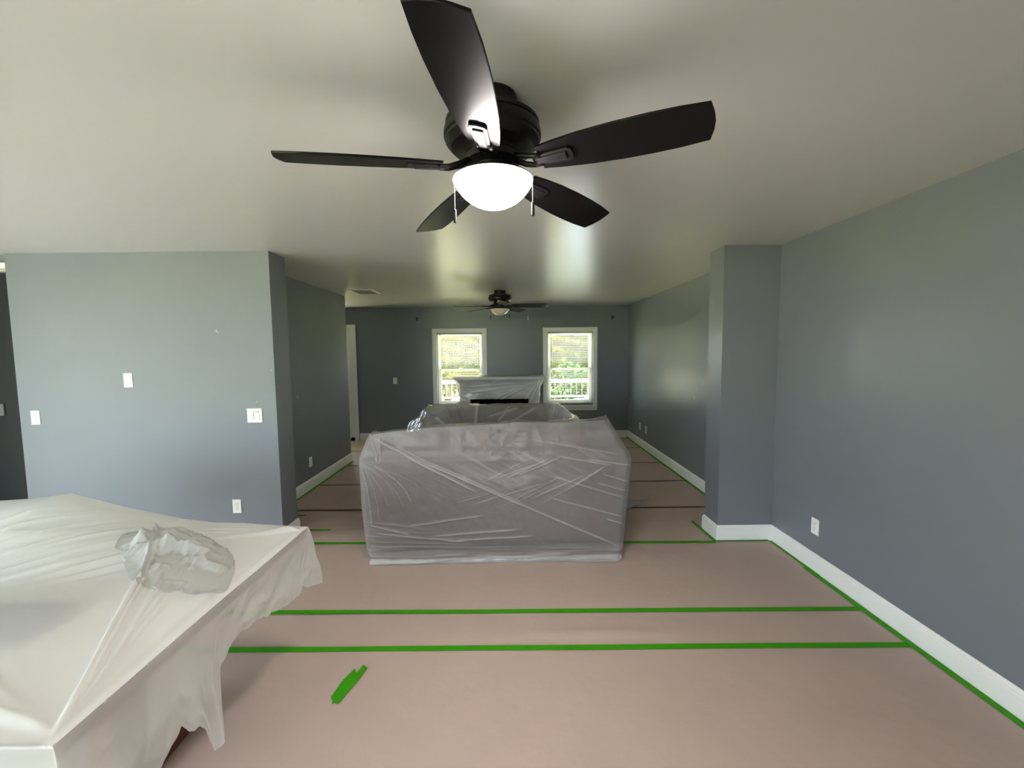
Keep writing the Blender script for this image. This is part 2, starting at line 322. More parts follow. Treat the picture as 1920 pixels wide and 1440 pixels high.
frame_boxes(MB(), -q, q, BACKWIN[2], BACKWIN[3], .05, -.1, -.03).build('sash', 'vinyl', w3); MB().box(-.03, -.1, BACKWIN[2], .03, -.03, BACKWIN[3]).build('mullion', 'vinyl', w3)
MB().box(-q+.05, -.07, BACKWIN[2]+.05, q-.05, -.065, BACKWIN[3]-.05).build('window_pane', 'glass', w3)
for i, (a, b) in enumerate(WIN): portal('window_portal', ((a+b)/2, YB+.13, (WZ0+WZ1)/2), b-a, WZ1-WZ0, (0, -1, 0))
portal('window_portal', ((PATIO[0]+PATIO[1])/2, YB+.13, 1.05), .8, 2.0, (0, -1, 0))
portal('window_portal', (XW-.13, (SIDEWIN[0]+SIDEWIN[1])/2, (SIDEWIN[2]+SIDEWIN[3])/2), SIDEWIN[1]-SIDEWIN[0], SIDEWIN[3]-SIDEWIN[2], (1, 0, 0))
portal('window_portal', ((BACKWIN[0]+BACKWIN[1])/2, YN-.13, (BACKWIN[2]+BACKWIN[3])/2), BACKWIN[1]-BACKWIN[0], BACKWIN[3]-BACKWIN[2], (0, 1, 0))

# ------------------------------------------------------------------ floor paper and tape
def xlim(y):
    if y < YL-.001: return XW+.01, XR-.016
    if y < YL2+.016: return XL+.017, XP-.017
    if y < YH+.016: return XH+.017, XF-.017
    return XA+.017, XF-.017
def paper(y0, y1, k, label):
    brk = [b for b in (YP-.017, YL-.017, YL2+.017, YP2+.017, YH+.017) if y0 < b < y1]
    ys = sorted(set(list(np.linspace(y0, y1, max(3, int((y1-y0)/.03)))) + [b-.0005 for b in brk] + [b+.0005 for b in brk]))
    rows = []; nx = 130
    for y in ys:
        a, b = xlim(y)
        if YP-.017 <= y < YP2+.017: b = XP-.017
        if YL-.017 <= y < YL2+.017: a = XL+.017
        rows.append([(x, y, 0) for x in np.linspace(a, b, nx)])
    P = np.array(rows); x, y = P[..., 0], P[..., 1]
    e = np.clip(np.minimum(y-y0, y1-y)/.08, 0, 1)
    P[..., 2] = .0022 + .001*(k % 2) + e*(.0016*(1+vnoise(x*1.6+k, y*5, 40+k)) + .0022*np.clip(vnoise(x*2.3+y*1.2, y*7-x*.8, 60+k), 0, 1))
    if 2.1 < y0 < 2.3: P[..., 2] += e*.011*np.exp(-((x-.55)/.42)**2)*np.exp(-((y-2.27-.02*x)/.035)**2) + e*.006*np.exp(-((x-.9)/.2)**2-((y-2.36+.12*(x-.9))/.03)**2)
    return tag(MB().grid(P).build('floor_paper', 'paper', smooth=True), label, 'paper', 'brown floor paper sheets')
SE = [-1.4, -.5, .39, 1.26, 2.17, 2.49, 3.43, 4.215, 5.055, 5.93, 6.83, 7.715]
PL = ['brown floor paper sheet beyond the near end of the table', 'brown floor paper sheet beside the near end of the table', 'brown floor paper sheet at the foot of the plastic-covered table',
      'wide brown floor paper sheet holding a loose scrap of green tape', 'narrow brown floor paper strip between the two closest green tapes', 'brown floor paper sheet in front of the wrapped sofa',
      'brown floor paper sheet under the wrapped sofa, level with the pilaster', 'brown floor paper sheet just beyond the wrapped sofa back', 'brown floor paper sheet beside the hall wall outlet',
      'brown floor paper sheet before the alcove corner', 'brown floor paper sheet running under the mantel to the back wall']
for k in range(len(SE)-1): paper(SE[k], SE[k+1]-.002, k, PL[k])
def tape(pts, wd, label, z=.0062, m_='tape'):
    """flat tape along a polyline of floor points"""
    p0, p1 = np.array(pts[0]), np.array(pts[-1]); L_ = np.linalg.norm(p1-p0); n = max(4, int(L_*14)); d = (p1-p0)/L_; nn = np.array([-d[1], d[0]])
    t = np.linspace(0, 1, n); c = p0+np.outer(t, p1-p0); wob = .004*vnoise(t*L_*1.3, t*0, int(abs(p0[1])*97))
    c = c+np.outer(wob, nn); hw = wd/2*(1+.06*vnoise(t*L_*3, t*0+3, 5))
    a, b = c-nn*hw[:, None], c+nn*hw[:, None]
    z_ = np.full(n, z); P = np.stack([np.column_stack([a, z_]), np.column_stack([b, z_])], 1)
    mb = MB().grid(P); P2 = P.copy(); P2[..., 2] -= .0008; mb.grid(P2)
    m = 2*n
    mb.f += [(2*i, 2*i+2, m+2*i+2, m+2*i) for i in range(n-1)]+[(2*i+1, m+2*i+1, m+2*i+3, 2*i+3) for i in range(n-1)]+[(0, m, m+1, 1), (2*n-2, 2*n-1, m+2*n-1, m+2*n-2)]
    return tag(mb.build('masking_tape', m_), label, 'tape', 'strips of green masking tape' if m_ == 'tape' else 'dark tape seams in the far floor paper')
TP = [((-1.9, 2.188), (2.14, 2.150), .038, 'green tape seam on the floor paper closest to the loose tape scrap'),
      ((-1.9, 2.515), (2.14, 2.470), .037, 'green tape seam crossing the floor before the wrapped sofa'),
      ((-1.9, 3.470), (1.70, 3.395), .036, 'green tape seam meeting the foot of the pilaster'),
      ((-2.30, 4.232), (2.15, 4.178), .026, 'dark brown tape seam across the floor just past the pilaster'),
      ((-2.35, 5.052), (2.14, 5.062), .026, 'dark brown tape seam across the floor below the hall wall outlet'),
      ((-2.36, 5.950), (2.14, 5.912), .028, 'dark brown tape seam across the floor near the alcove corner'),
      ((-3.6, 6.835), (2.14, 6.850), .028, 'dark brown tape seam across the floor below the twin outlets'),
      ((2.150, -.6), (2.150, 2.97), .036, 'long green tape edging the near baseboard'),
      ((2.160, 2.85), (2.160, 3.395), .020, 'thin green tape edging the baseboard into the pilaster corner'),
      ((1.715, 3.412), (2.15, 3.408), .022, 'short green tape along the pilaster face baseboard'),
      ((1.704, 3.40), (1.690, 3.83), .026, 'green tape along the narrow pilaster side'),
      ((2.146, 3.72), (2.146, 7.70), .032, 'long green tape edging the far baseboard with twin outlets'),
      ((-2.358, 3.76), (-2.358, 6.19), .028, 'green tape edging the hall wall baseboard'),
      ((-1.92, 3.738), (-1.655, 3.733), .024, 'short loose end of green tape by the partition end'),
      ((-2.16, 4.087), (-2.05, 4.085), .03, 'tiny green tape tab behind the partition end')]
for i, (a, b, wd, lb) in enumerate(TP): tape([a, b], wd, lb, z=.0072+.0003*i, m_='tape_brown' if 3 <= i <= 6 else 'tape')
poly = [on_z(u, v, .008)[:2] for u, v in ((689, 1252), (681, 1246), (669, 1261), (665, 1253), (642, 1276), (620, 1307), (624, 1314), (622, 1320), (628, 1317), (634, 1320), (648, 1303), (672, 1275))]
tag(MB().prism(poly, .0068, .0080).build('masking_tape', 'tape'), 'short crooked scrap of green tape lying alone on the paper', 'tape', 'strips of green masking tape')

# ------------------------------------------------------------------ switch plates and outlets
def on_wall(name, c, n, label, cat, kind, group):
    """small plate on a wall: local x across, y out of the wall, z up"""
    n = Vector(n); rz = math.atan2(n.y, n.x)-math.pi/2
    o = empty(name, c, rz, label=label, cat=cat, group=group)
    hw, hh = (.0585, .0585) if kind == 'double' else (.036, .058)
    if kind == 'double': hw = .061
    MB().box(-hw, 0, -hh, hw, .006, hh).build('cover_plate', 'plate', o, bevel=.002)
    def screw(x, z): MB().tube([(x, .005, z), (x, .0072, z)], .0028, 8).build('screw', 'plate_grey', o)
    if kind == 'outlet':
        for z in (-.019, .019):
            r_ = MB().box(-.0165, .004, z-.014, .0165, .0085, z+.014).build('receptacle', 'plate', o, bevel=.003)
            for x, h_ in ((-.0065, .0075), (.0065, .006)): MB().box(x-.0013, .0084, z+.002-h_/2+.002, x+.0013, .0092, z+.002+h_/2+.002).build('slot', 'slot', r_)
            MB().tube([(0, .0084, z-.0075), (0, .0092, z-.0075)], .0026, 8).build('ground_hole', 'slot', r_)
        screw(0, 0)
    elif kind == 'blank':
        screw(0, .042); screw(0, -.042)
    else:
        for i, x in enumerate((-.023, .023) if kind == 'double' else (0,)):
            MB().box(x-.0185, .004, -.035, x+.0185, .0072, .035).build('switch_frame', 'plate_grey', o, bevel=.001)
            MB().add([(x-.0165, .0060, -.033), (x+.0165, .0060, -.033), (x+.0165, .0115 if i else .007, .033), (x-.0165, .0115 if i else .007, .033),
                      (x-.0165, .0125 if not i else .0075, -.033), (x+.0165, .0125 if not i else .0075, -.033), (x+.0165, .008, 0), (x-.0165, .008, 0)],
                     [(4, 5, 6, 7), (7, 6, 2, 3), (0, 4, 7, 3), (1, 2, 6, 5), (0, 1, 5, 4), (0, 3, 2, 1)]).build('rocker', 'plate', o)
        for x in ((-.023, .023) if kind == 'double' else (0,)): screw(x, .047); screw(x, -.047)
    return o
SW, OU = 'switch plates', 'wall outlets'
on_wall('light_switch', on_y(67.5, 783, YL), (0, -1, 0), 'single rocker switch plate next to the dark door', 'switch', 'single', SW)
on_wall('blank_plate', on_y(241, 713, YL), (0, -1, 0), 'blank white cover plate alone high on the partition wall', 'plate', 'blank', SW)
on_wall('light_switch', on_y(478, 779, YL), (0, -1, 0), 'double rocker switch plate near the partition end', 'switch', 'double', SW)
on_wall('wall_outlet', on_y(445, 949, YL), (0, -1, 0), 'white outlet low on the partition wall above the table edge', 'outlet', 'outlet', OU)
on_wall('wall_outlet', on_x(1529, 987, XR), (-1, 0, 0), 'white outlet on the near wall above the long baseboard', 'outlet', 'outlet', OU)
on_wall('wall_outlet', on_x(1200, 799, XF), (-1, 0, 0), 'outlet of the far pair closer to the back wall', 'outlet', 'blank', OU)
on_wall('wall_outlet', on_x(1211.5, 806, XF), (-1, 0, 0), 'outlet of the far pair further from the back wall', 'outlet', 'outlet', OU)
on_wall('wall_outlet', on_x(582, 866, XH), (1, 0, 0), 'white outlet low on the hall side wall', 'outlet', 'outlet', OU)
on_wall('light_switch', on_y(741, 714, YB), (0, -1, 0), 'single switch plate on the dark back wall', 'switch', 'single', SW)

# ------------------------------------------------------------------ curtain brackets and ceiling vent
def bracket(u, v, label):
    p = on_y(u, v, YB); o = empty('curtain_bracket', p, label=label, cat='bracket', group='leftover curtain rod brackets')
    MB().box(-.012, -.004, -.028, .012, 0, .028).build('wall_plate', 'bracket', o, bevel=.002)
    MB().tube([(0, 0, .005), (0, -.05, .002), (0, -.075, .006)], .006, 8).build('arm', 'bracket', o, smooth=True)
    MB().tube([(.035, -.075, .012), (.02, -.078, .0), (-.005, -.078, -.002), (-.02, -.075, .012)], .005, 8).build('hook', 'bracket', o, smooth=True)
    MB().tube([(0, -.004, -.014), (-.006, -.008, -.034)], .003, 6).build('screw', 'bracket', o)
bracket(782, 598, 'black curtain rod bracket between the door casing and a window')
bracket(1147.5, 595, 'black curtain rod bracket near the far wall corner')
p = on_y(990, 596.5, YB); o = empty('wall_anchor', p, label='pair of white wall anchors high between the windows', cat='anchor')
for dz in (.015, -.026): MB().lathe([(.011, 0), (.013, .003), (.009, .007), (.003, .008)], 10).tf(lambda x, y, z, dz=dz: (x, -z, y+dz)).build('plug', 'anchor', o)
v = empty('ceiling_vent', (-1.94, 5.745, H), label='white slatted air vent in the far ceiling', cat='vent')
fm = MB(); 
for a in ((-.155, -.185, .155, -.155), (-.155, .155, .155, .185), (-.155, -.155, -.125, .155), (.125, -.155, .155, .155)): fm.box(a[0], a[1], -.008, a[2], a[3], 0)
fm.build('vent_frame', 'trim', v, bevel=.002)
MB().box(-.125, -.155, -.0015, .125, .155, -.0005).build('vent_dark_sheet', 'slot', v)  # dark sheet put in for the shade behind the slats
for i in range(11):
    yy = -.14+i*.028; MB().add([(-.125, yy-.008, -.002), (.125, yy-.008, -.002), (.125, yy+.008, -.013), (-.125, yy+.008, -.013), (-.125, yy-.007, -.001), (.125, yy-.007, -.001), (.125, yy+.009, -.012), (-.125, yy+.009, -.012)],
        [(0, 3, 2, 1), (4, 5, 6, 7), (0, 1, 5, 4), (1, 2, 6, 5), (2, 3, 7, 6), (3, 0, 4, 7)]).build('vent_slat', 'plate_grey', v)

# ------------------------------------------------------------------ ceiling fans
BLADE = [(.165, -.048), (.22, -.058), (.30, -.068), (.40, -.074), (.50, -.0755), (.58, -.073), (.655, -.066), (.664, -.030), (.667, 0), (.664, .030), (.655, .066),
         (.58, .073), (.50, .0755), (.42, .0745), (.32, .069), (.24, .060), (.165, .048)]
def fan(loc, ang, zb, lit, label, flip=1, tilt=(0, 0)):
    """zb: height of the blade plane; z measured down from the ceiling at H"""
    o = empty('ceiling_fan', loc, label=label, cat='ceiling fan', group='black five-blade ceiling fans'); b = zb-H
    can = MB().lathe([(.02, 0), (.078, 0), (.082, -.008), (.080, -.040), (.070, -.058), (.030, -.066)], 40); can.build('canopy', 'fan_metal', o, smooth='angle')
    MB().lathe([(.026, -.05), (.026, b+.15)], 20).build('downrod', 'fan_metal', o, smooth='angle')
    MB().lathe([(.030, b+.175), (.060, b+.172), (.072, b+.160), (.110, b+.154), (.140, b+.146), (.154, b+.136), (.154, b+.128), (.149, b+.124), (.157, b+.116), (.160, b+.104), (.160, b+.090), (.155, b+.085),
                (.155, b+.077), (.146, b+.066), (.138, b+.060), (.136, b+.056), (.100, b+.046), (.092, b+.036), (.060, b+.030)], 64).build('motor_housing', 'fan_metal', o, smooth='angle')
    MB().lathe([(.050, b+.05), (.090, b+.034), (.088, b+.014), (.070, b+.008), (.060, b+.002), (.060, b-.020), (.066, b-.024), (.105, b-.032), (.130, b-.038), (.1335, b-.044), (.126, b-.044), (.05, b-.036)], 64).build('light_fitter', 'fan_metal', o, smooth='angle')
    cap_r = (.1325**2+.086**2)/(2*.086); t0 = math.asin(min(1, .1325/cap_r)); t0 = math.pi-t0 if .086 > cap_r else t0
    pr = [(.126, b-.040), (.1325, b-.046)]+[(max(.002, cap_r*math.sin(t)), b-.046-.086+cap_r*(1-math.cos(t))) for t in np.linspace(t0, 0, 18)]
    tag(MB().lathe(pr, 56).build('light_bowl', 'bowl_lit' if lit else 'bowl_off', o, smooth=True), label='glowing frosted glass bowl' if lit else 'unlit frosted glass bowl')
    pi = R(14.3)*flip
    for k in range(5):
        a = ang+k*2*math.pi/5; ca, sa = math.cos(a), math.sin(a)
        def place(x, y, z, ca=ca, sa=sa):
            z2 = z*math.cos(pi)-y*math.sin(pi)+b; y2 = y*math.cos(pi)+z*math.sin(pi); X_, Y_ = x*ca-y2*sa, x*sa+y2*ca; return (X_, Y_, z2-.0245*x+tilt[0]*X_+tilt[1]*Y_)
        MB().prism(BLADE, -.003, .004).tf(place).build('blade', 'fan_blade', o, bevel=.0015)
        ir = MB().prism([(.145, -.020), (.20, -.024), (.262, -.027), (.272, -.022), (.276, 0), (.272, .022), (.262, .027), (.20, .024), (.145, .020)], -.010, -.003)
        ir.prism([(.16, -.012), (.255, -.016), (.255, .016), (.16, .012)], -.0135, -.010)
        io = ir.tf(place).build('blade_iron', 'fan_metal', o, bevel=.002)
        ar = MB()
        for s in (-1, 1): ar.tube([(.075, s*.012, .020), (.11, s*.020, .004), (.145, s*.021, -.006), (.175, s*.020, -.0075)], [.010, .009, .0075, .006], 8)
        ar.tf(place).build('iron_arm', 'fan_metal', io, smooth=True)
    for x, y, l, nm in ((-.123, .0, .125, 'pull_chain'), (.124, -.02, .105, 'pull_chain')):
        ch = MB().tube([(x*1.03, y, b-.036), (x*1.05, y, b-.045), (x*1.05, y, b-.045-l*.72)], .0012, 6).build(nm, 'chain', o)
        MB().lathe([(.002, b-.043-l*.72), (.0052, b-.046-l*.72), (.0055, b-.075-l*.72), (.0048, b-.087-l*.72), (.002, b-.089-l*.72)], 14, c=(x*1.05, y)).build('pull_fob', 'fob', ch, smooth='angle')
    return o
fan((-.049, 1.448, H), R(-24.7), 2.217, True, 'black ceiling fan with its bowl lamp lit above the open floor', tilt=(.009, -.033))
fan((-.128, 5.799, H), R(-12), 2.235, False, 'black ceiling fan with unlit bowl near the back windows')

# ------------------------------------------------------------------ sofas
def cushion(x0, y0, z0, x1, y1, z1, puff=.02, n=10):
    mb = MB(); bm = bmesh.new(); bmesh.ops.create_cube(bm, size=2)
    bmesh.ops.subdivide_edges(bm, edges=bm.edges, cuts=n-1, use_grid_fill=True)
    c = Vector(((x0+x1)/2, (y0+y1)/2, (z0+z1)/2)); h_ = Vector(((x1-x0)/2, (y1-y0)/2, (z1-z0)/2)); e = .84
    bm.verts.ensure_lookup_table(); bm.verts.index_update(); vs = []
    for v_ in bm.verts:
        p_ = v_.co; q_ = Vector([max(-e, min(e, t)) for t in p_]); d = p_-q_
        if d.length > 0: d = d.normalized()*(1-e)
        r_ = q_+d; pf = (1-p_.x**2)*(1-p_.y**2) if abs(p_.z) > .99 else 0
        pz = (1-p_.x**2)*(1-p_.z**2) if abs(p_.y) > .99 else 0
        vs.append((c.x+r_.x*h_.x, c.y+r_.y*h_.y+math.copysign(pz*puff, p_.y), c.z+r_.z*h_.z+math.copysign(pf*puff, p_.z)))
    mb.add(vs, [[l.vert.index for l in f.loops] for f in bm.faces]); bm.free(); return mb
def sofa(loc, rz, W, D, Hb, hs, m, label):
    """seat opens towards local +y, back at y=0"""
    o = empty('sofa', loc, rz, label=label, cat='sofa', group='sofas under plastic'); w2 = W/2
    MB().box(-w2+.04, .06, .12, w2-.04, D-.04, .30).build('base', m, o, bevel=.02)
    cushion(-w2+.05, .0, .13, w2-.05, .20, Hb-.10, .015).build('back_frame', m, o, smooth=True)
    for s in (-1, 1):
        cushion(min(s*w2, s*(w2-.2)), .03, .12, max(s*w2, s*(w2-.2)), D, hs+.20, .012).build('arm', m, o, smooth=True)
        cushion(min(0.006*s, s*(w2-.205)), .04, Hb-.32, max(.006*s, s*(w2-.205)), .27, Hb, .02).build('headrest', m, o, smooth=True)
        cushion(min(0.004*s, s*(w2-.203)), .20, hs-.05, max(.004*s, s*(w2-.203)), .36, Hb-.20, .03).build('back_cushion', m, o, smooth=True)
        cushion(min(0.004*s, s*(w2-.203)), .24, .27, max(.004*s, s*(w2-.203)), D+.01, hs, .025).build('seat_cushion', m, o, smooth=True)
        for y_ in (.12, D-.12): MB().lathe([(.022, .0035), (.026, .012), (.03, .125)], 14, c=(s*(w2-.12), y_)).build('foot', 'dark_wood', o, smooth='angle')
    return o
sofa((-.135, 3.17, 0), 0, 1.92, .95, .965, .47, 'leather', 'dark leather sofa wrapped in clear plastic with its back to the table')
sofa((-.24, 5.68, 0), math.pi, 1.56, .90, .855, .45, 'leather_rear', 'second dark sofa in plastic facing the first, before the mantel')

# plastic over the near sofa: front and side shell plus top
def px(u, v, Y=3.1): p_ = on_y(u, v, Y); return (p_[0], p_[2])
def near_sheet():
    ztab = [0, .015, .05, .10, .14, .45, .76, .83, .95, 1.04, 1.12]
    xl = lambda z: np.interp(z, ztab, [-1.085, -1.09, -1.10, -1.125, -1.135, -1.150, -1.155, -1.150, -1.100, -1.055, -1.03])
    xr = lambda z: np.interp(z, ztab, [.830, .845, .850, .862, .868, .890, .915, .905, .830, .775, .735])
    ztop = lambda x: np.interp(x, [-1.2, -1.06, -.9, -.6, -.2, .0, .03, .3, .6, .74, .9], [.985, .998, 1.020, 1.045, 1.062, 1.072, 1.078, 1.070, 1.078, 1.092, 1.075])
    yf = lambda z: np.interp(z, [0, .03, .10, .14, .45, .8, .86, 1.1], [3.085, 3.095, 3.115, 3.12, 3.105, 3.085, 3.100, 3.150])
    NS, NZ, ND = 420, 210, 60
    r = .05; dp = 1.0
    t = np.linspace(0, 1, NZ); Pf = np.zeros((NZ, NS, 3))
    xs_ = np.linspace(0, 1, NS)
    for i, ti in enumerate(t):
        # iterate height so the silhouette narrows with z
        for it in range(3):
            zz = ti*(ztop(np.interp(xs_, [0, 1], [-1.06, .74])) if it == 0 else ztop(x))
            x = xl(zz)+(xr(zz)-xl(zz))*xs_
        Pf[i, :, 0] = x; Pf[i, :, 2] = zz; Pf[i, :, 1] = yf(zz)
    X, Z = Pf[..., 0], Pf[..., 2]
    # round the vertical edges
    eR = np.clip(1-(xs_*2)/.06, 0, 1)[None, :]; eL = np.clip(1-((1-xs_)*2)/.06, 0, 1)[None, :]
    Pf[..., 1] += .05*(eR**2+eL**2)
    # gentle bag and wrinkles
    D = .010*fbm(X*2.2, Z*2.6, 3)+.004*fbm(X*9, Z*11, 21)
    mid = np.exp(-((Z-.72)/.22)**2)*np.exp(-((X-.05)/.75)**2)
    D -= .012*sstep(.80, .84, Z)*sstep(.92, .86, Z)
    D += .0060*mid*ridged((X*.45+Z*.9)*14, (X*.9-Z*.45)*2.6, 31, 2)
    D += .006*np.exp(-((X-.0)/.4)**2-((Z-.92)/.13)**2)*ridged(X*12, Z*13, 41, 2)
    # families of straight tension lines
    C = []
    add = lambda a, b, w_, h_: C.append((px(*a), px(*b), w_, h_))
    add((699, 822), (893, 922), .009, .016); add((771, 856), (1162, 1026), .008, .015); add((740, 838), (985, 945), .006, .009)
    for a, b in (((1031, 890), (1172, 934)), ((1027, 932), (1168, 970)), ((1043, 854), (1148, 872)), ((1130, 888), (1177, 903)), ((1120, 905), (1173, 920)), ((1137, 974), (1168, 983)), ((1100, 860), (1182, 872)),
                 ((809, 1007), (977, 993)), ((840, 1016), (1000, 1006)), ((700, 1001), (880, 1018)), ((690, 985), (770, 1004)), ((760, 988), (905, 968))): add(a, b, .006, .010)
    jr = np.random.default_rng(4); jit = lambda p_, s_=9: (p_[0]+jr.uniform(-s_, s_)*1.6, p_[1]+jr.uniform(-s_, s_)*.6)
    fam = lambda a, b, w_, h_: add(jit(a), jit(b), w_*jr.uniform(.6, 1.2), h_*jr.choice([.15, .3, .5, .9]))
    for i in range(9): fam((890+i*16, 905-i*2), (985+i*14, 862-i*2), .006, .008)
    for i in range(10): fam((845+i*18, 944+i*1), (960+i*17, 905-i*1.5), .005, .008)
    for i in range(6): fam((1000+i*22, 935-i*8), (1095+i*14, 890-i*6), .005, .007)
    for i in range(7): fam((1005+i*15, 820+i*4), (1150-i*3, 845+i*5), .006, .006)
    for i in range(8):
        q0 = np.array((673, 860+jr.uniform(0, 14))); e_ = np.array((682+i*15, 985-i*7+jr.uniform(-25, 10))); c_ = q0+(e_-q0)*np.array((.75, .30)); hh = jr.choice([.3, .5, .9])*.010
        bz = [q0*(1-t_)**2+2*c_*t_*(1-t_)+e_*t_*t_ for t_ in np.linspace(0, 1, 6)]
        for a, b in zip(bz[:-1], bz[1:]): add(a, b, .005, hh)
    for i in range(7): fam((680, 975+i*8), (760+i*25, 985+i*7), .006, .009)
    for i in range(5): fam((690+i*6, 820), (676+i*9, 862+i*4), .006, .008)
    FO = np.zeros_like(D)
    for p_, q_, w_, h_ in C: D += crease(X, Z, p_, q_, w_, h_); FO = np.maximum(FO, crease(X, Z, p_, q_, w_*.8, min(1., h_/.013)))
    FO += .55*np.clip(mid*ridged((X*.45+Z*.9)*14, (X*.9-Z*.45)*2.6, 31, 2)-.5, 0, 1)
    # gathered hem near the floor
    hem = sstep(.16, .06, Z)
    D += hem*.012*ridged(X*1.4+2, Z*55, 51, 2)*np.clip(Z/.02, 0, 1); FO += .6*hem*np.clip(ridged(X*1.4+2, Z*55, 51, 2)-.4, 0, 1)
    Pf[..., 1] -= D
    Pf[0, :, 2] = .008
    # side walls going back
    mb = MB().grid(Pf, np.clip(FO, 0, 1))
    for edge, sgn in ((Pf[:, 0], -1), (Pf[:, -1], 1)):
        k = np.linspace(0, 1, ND); S = np.repeat(edge[:, None, :], ND, 1).copy()
        S[..., 1] += k[None, :]*dp
        zz = S[..., 2]; S[..., 0] += sgn*(.02*np.sin(k*3.1)[None, :]+.012*fbm(k[None, :]*7+0*zz, zz*5, 70+sgn)*np.clip(k*6, 0, 1)[None, :])
        drop = sstep(.18, .5, k)[None, :]; S[..., 2] = zz*(1-drop*.34)
        mb.grid(S)
    # top sweeps back and falls to the seat
    NT = 60; tp = np.linspace(0, 1, NT); E_ = Pf[-1]; Tq = np.repeat(E_[None, :, :], NT, 0).copy()
    Tq[..., 1] += tp[:, None]*.26; x = Tq[..., 0]; y = Tq[..., 1]
    Tq[..., 2] += np.clip(tp*6, 0, 1)[:, None]*(.010*fbm(x*5, y*8, 90)-.004)-(tp[:, None]**3)*.03
    mb.grid(Tq)
    # loose corner trailing on the floor
    p0, p1, p2 = np.array((.93, 4.06, .30)), np.array((1.36, 4.50, .012)), on_z(1218, 934, .01)
    n = 24; F = np.zeros((n, n, 3))
    for i in range(n):
        for j in range(n):
            a_, b_ = i/(n-1), j/(n-1)
            base = np.array((.90+.06*b_, 3.75+.35*b_, 0)); far = (1-b_)*np.array((1.02, 3.98, 0))+b_*p2
            q_ = base*(1-a_)+far*a_; h_ = .45*(1-a_)**3*(1-.3*b_)+.06*np.sin(a_*3.1)*(1-b_*.6)
            q_[2] = max(.008, h_+.035*abs(vnoise(a_*5, b_*5, 7))*(1-a_*.6)); F[i, j] = q_
    mb.grid(F, np.full((n, n), .7))
    return tag(mb.build('plastic_sheet', 'plastic_sofa', smooth=True, merge=1e-4), 'crinkled clear plastic taped around the sofa with its back turned', 'plastic sheet', 'plastic dust sheets')
ns = near_sheet()
xx = np.linspace(-1.075, .835, 160); mb = MB(); P = np.zeros((13, 160, 3)); th = np.linspace(0, 2*math.pi, 13)[:, None]
P[..., 0] = xx; P[..., 1] = np.interp(xx, [-1.08, .83], [3.085, 3.125])+.024*np.cos(th)+.008*vnoise(xx*4, xx*0, 3); P[..., 2] = .026+.020*np.sin(th)*(1+.3*vnoise(xx*9, xx*0, 9))
tag(mb.grid(P).build('rolled_hem', 'plastic_table', ns, smooth=True), label='white rolled hem along the floor')

# plastic over the rear sofa, sagging forward to the near sofa
def rear_sheet():
    nx, ny = 260, 240; u = np.linspace(0, 1, nx); vv = np.linspace(0, 1, ny)
    x0, x1 = -1.42, .64; P = np.zeros((ny, nx, 3))
    Y0, Y1 = 3.42, 5.90; y = Y0+(Y1-Y0)*vv[:, None]+0*u[None, :]; x = x0+(x1-x0)*u[None, :]+0*vv[:, None]
    x = x*np.interp(y, [3.42, 5.8], [.86, 1.0])+np.interp(y, [3.42, 5.8], [.02, 0])
    back = np.interp(y, [3.42, 3.46, 3.60, 3.95, 4.6, 5.12, 5.26, 5.40, 5.50, 5.72, 5.76, 5.90], [1.045, 1.04, .96, .80, .66, .62, .74, .875, .915, .905, .86, .52])
    right = np.interp(y, [3.42, 5.5, 5.72, 5.9], [1.05, .925, .905, .52]); wr = np.exp(-((x1*np.interp(y, [3.42, 5.8], [.86, 1.0])+np.interp(y, [3.42, 5.8], [.02, 0])-x)/.10)**2)
    back = back-sstep(-.1, -.6, x)*.20*sstep(4.6, 3.6, y)
    z = back*(1-wr)+np.maximum(right, back)*wr
    # left: bunched folds and a slope down past the arm
    lw = sstep(-.30, -.75, x); z = np.maximum(z, z*(1-lw)+lw*(np.interp(y, [3.42, 4.2, 5.0, 5.5, 5.72, 5.9], [.80, .60, .72, .93, .91, .52])+.03*fbm(x*6, y*3, 5)))
    z = np.where(x < -1.08, z-(-1.08-x)*1.05-.02, z)
    z += .014*ridged(x*5+y*2.2, y*1.6-x*1.2, 11, 3)*np.clip(sstep(-.25, -.6, x)+.25, 0, 1)+.006*fbm(x*14, y*9, 15)
    FO = .5*np.clip(wr, 0, 1)
    for a, b, w_, h_ in (((-1.02, 4.9), (-.35, 4.4), .03, .05), ((-.95, 5.2), (-.42, 4.7), .025, .04), ((-.43, 5.45), (-.43, 4.9), .02, .045), ((-.3, 5.3), (.1, 5.4), .012, .02), ((-.25, 5.1), (.35, 5.42), .012, .02), ((.0, 5.45), (-.3, 5.05), .012, .02)):
        z += crease(x, y, a, b, w_, h_); FO = np.maximum(FO, crease(x, y, a, b, w_*.8, .8))
    P[..., 0], P[..., 1], P[..., 2] = x, y, z
    mb = MB().grid(P, FO)
    E_ = P[:, -1]; n = 40; S = np.repeat(E_[:, None, :], n, 1).copy(); k = np.linspace(0, 1, n)[None, :]      # hang on the open side
    S[..., 2] = S[..., 2]*(1-k)+.30*k; S[..., 0] += .05*k+.03*k*vnoise(S[..., 1]*5, k*2, 8); mb.grid(S)
    return tag(mb.build('plastic_sheet', 'plastic_rear', smooth=True, merge=1e-4), 'clear plastic sagging from the second sofa before the mantel', 'plastic sheet', 'plastic dust sheets')
rear_sheet()

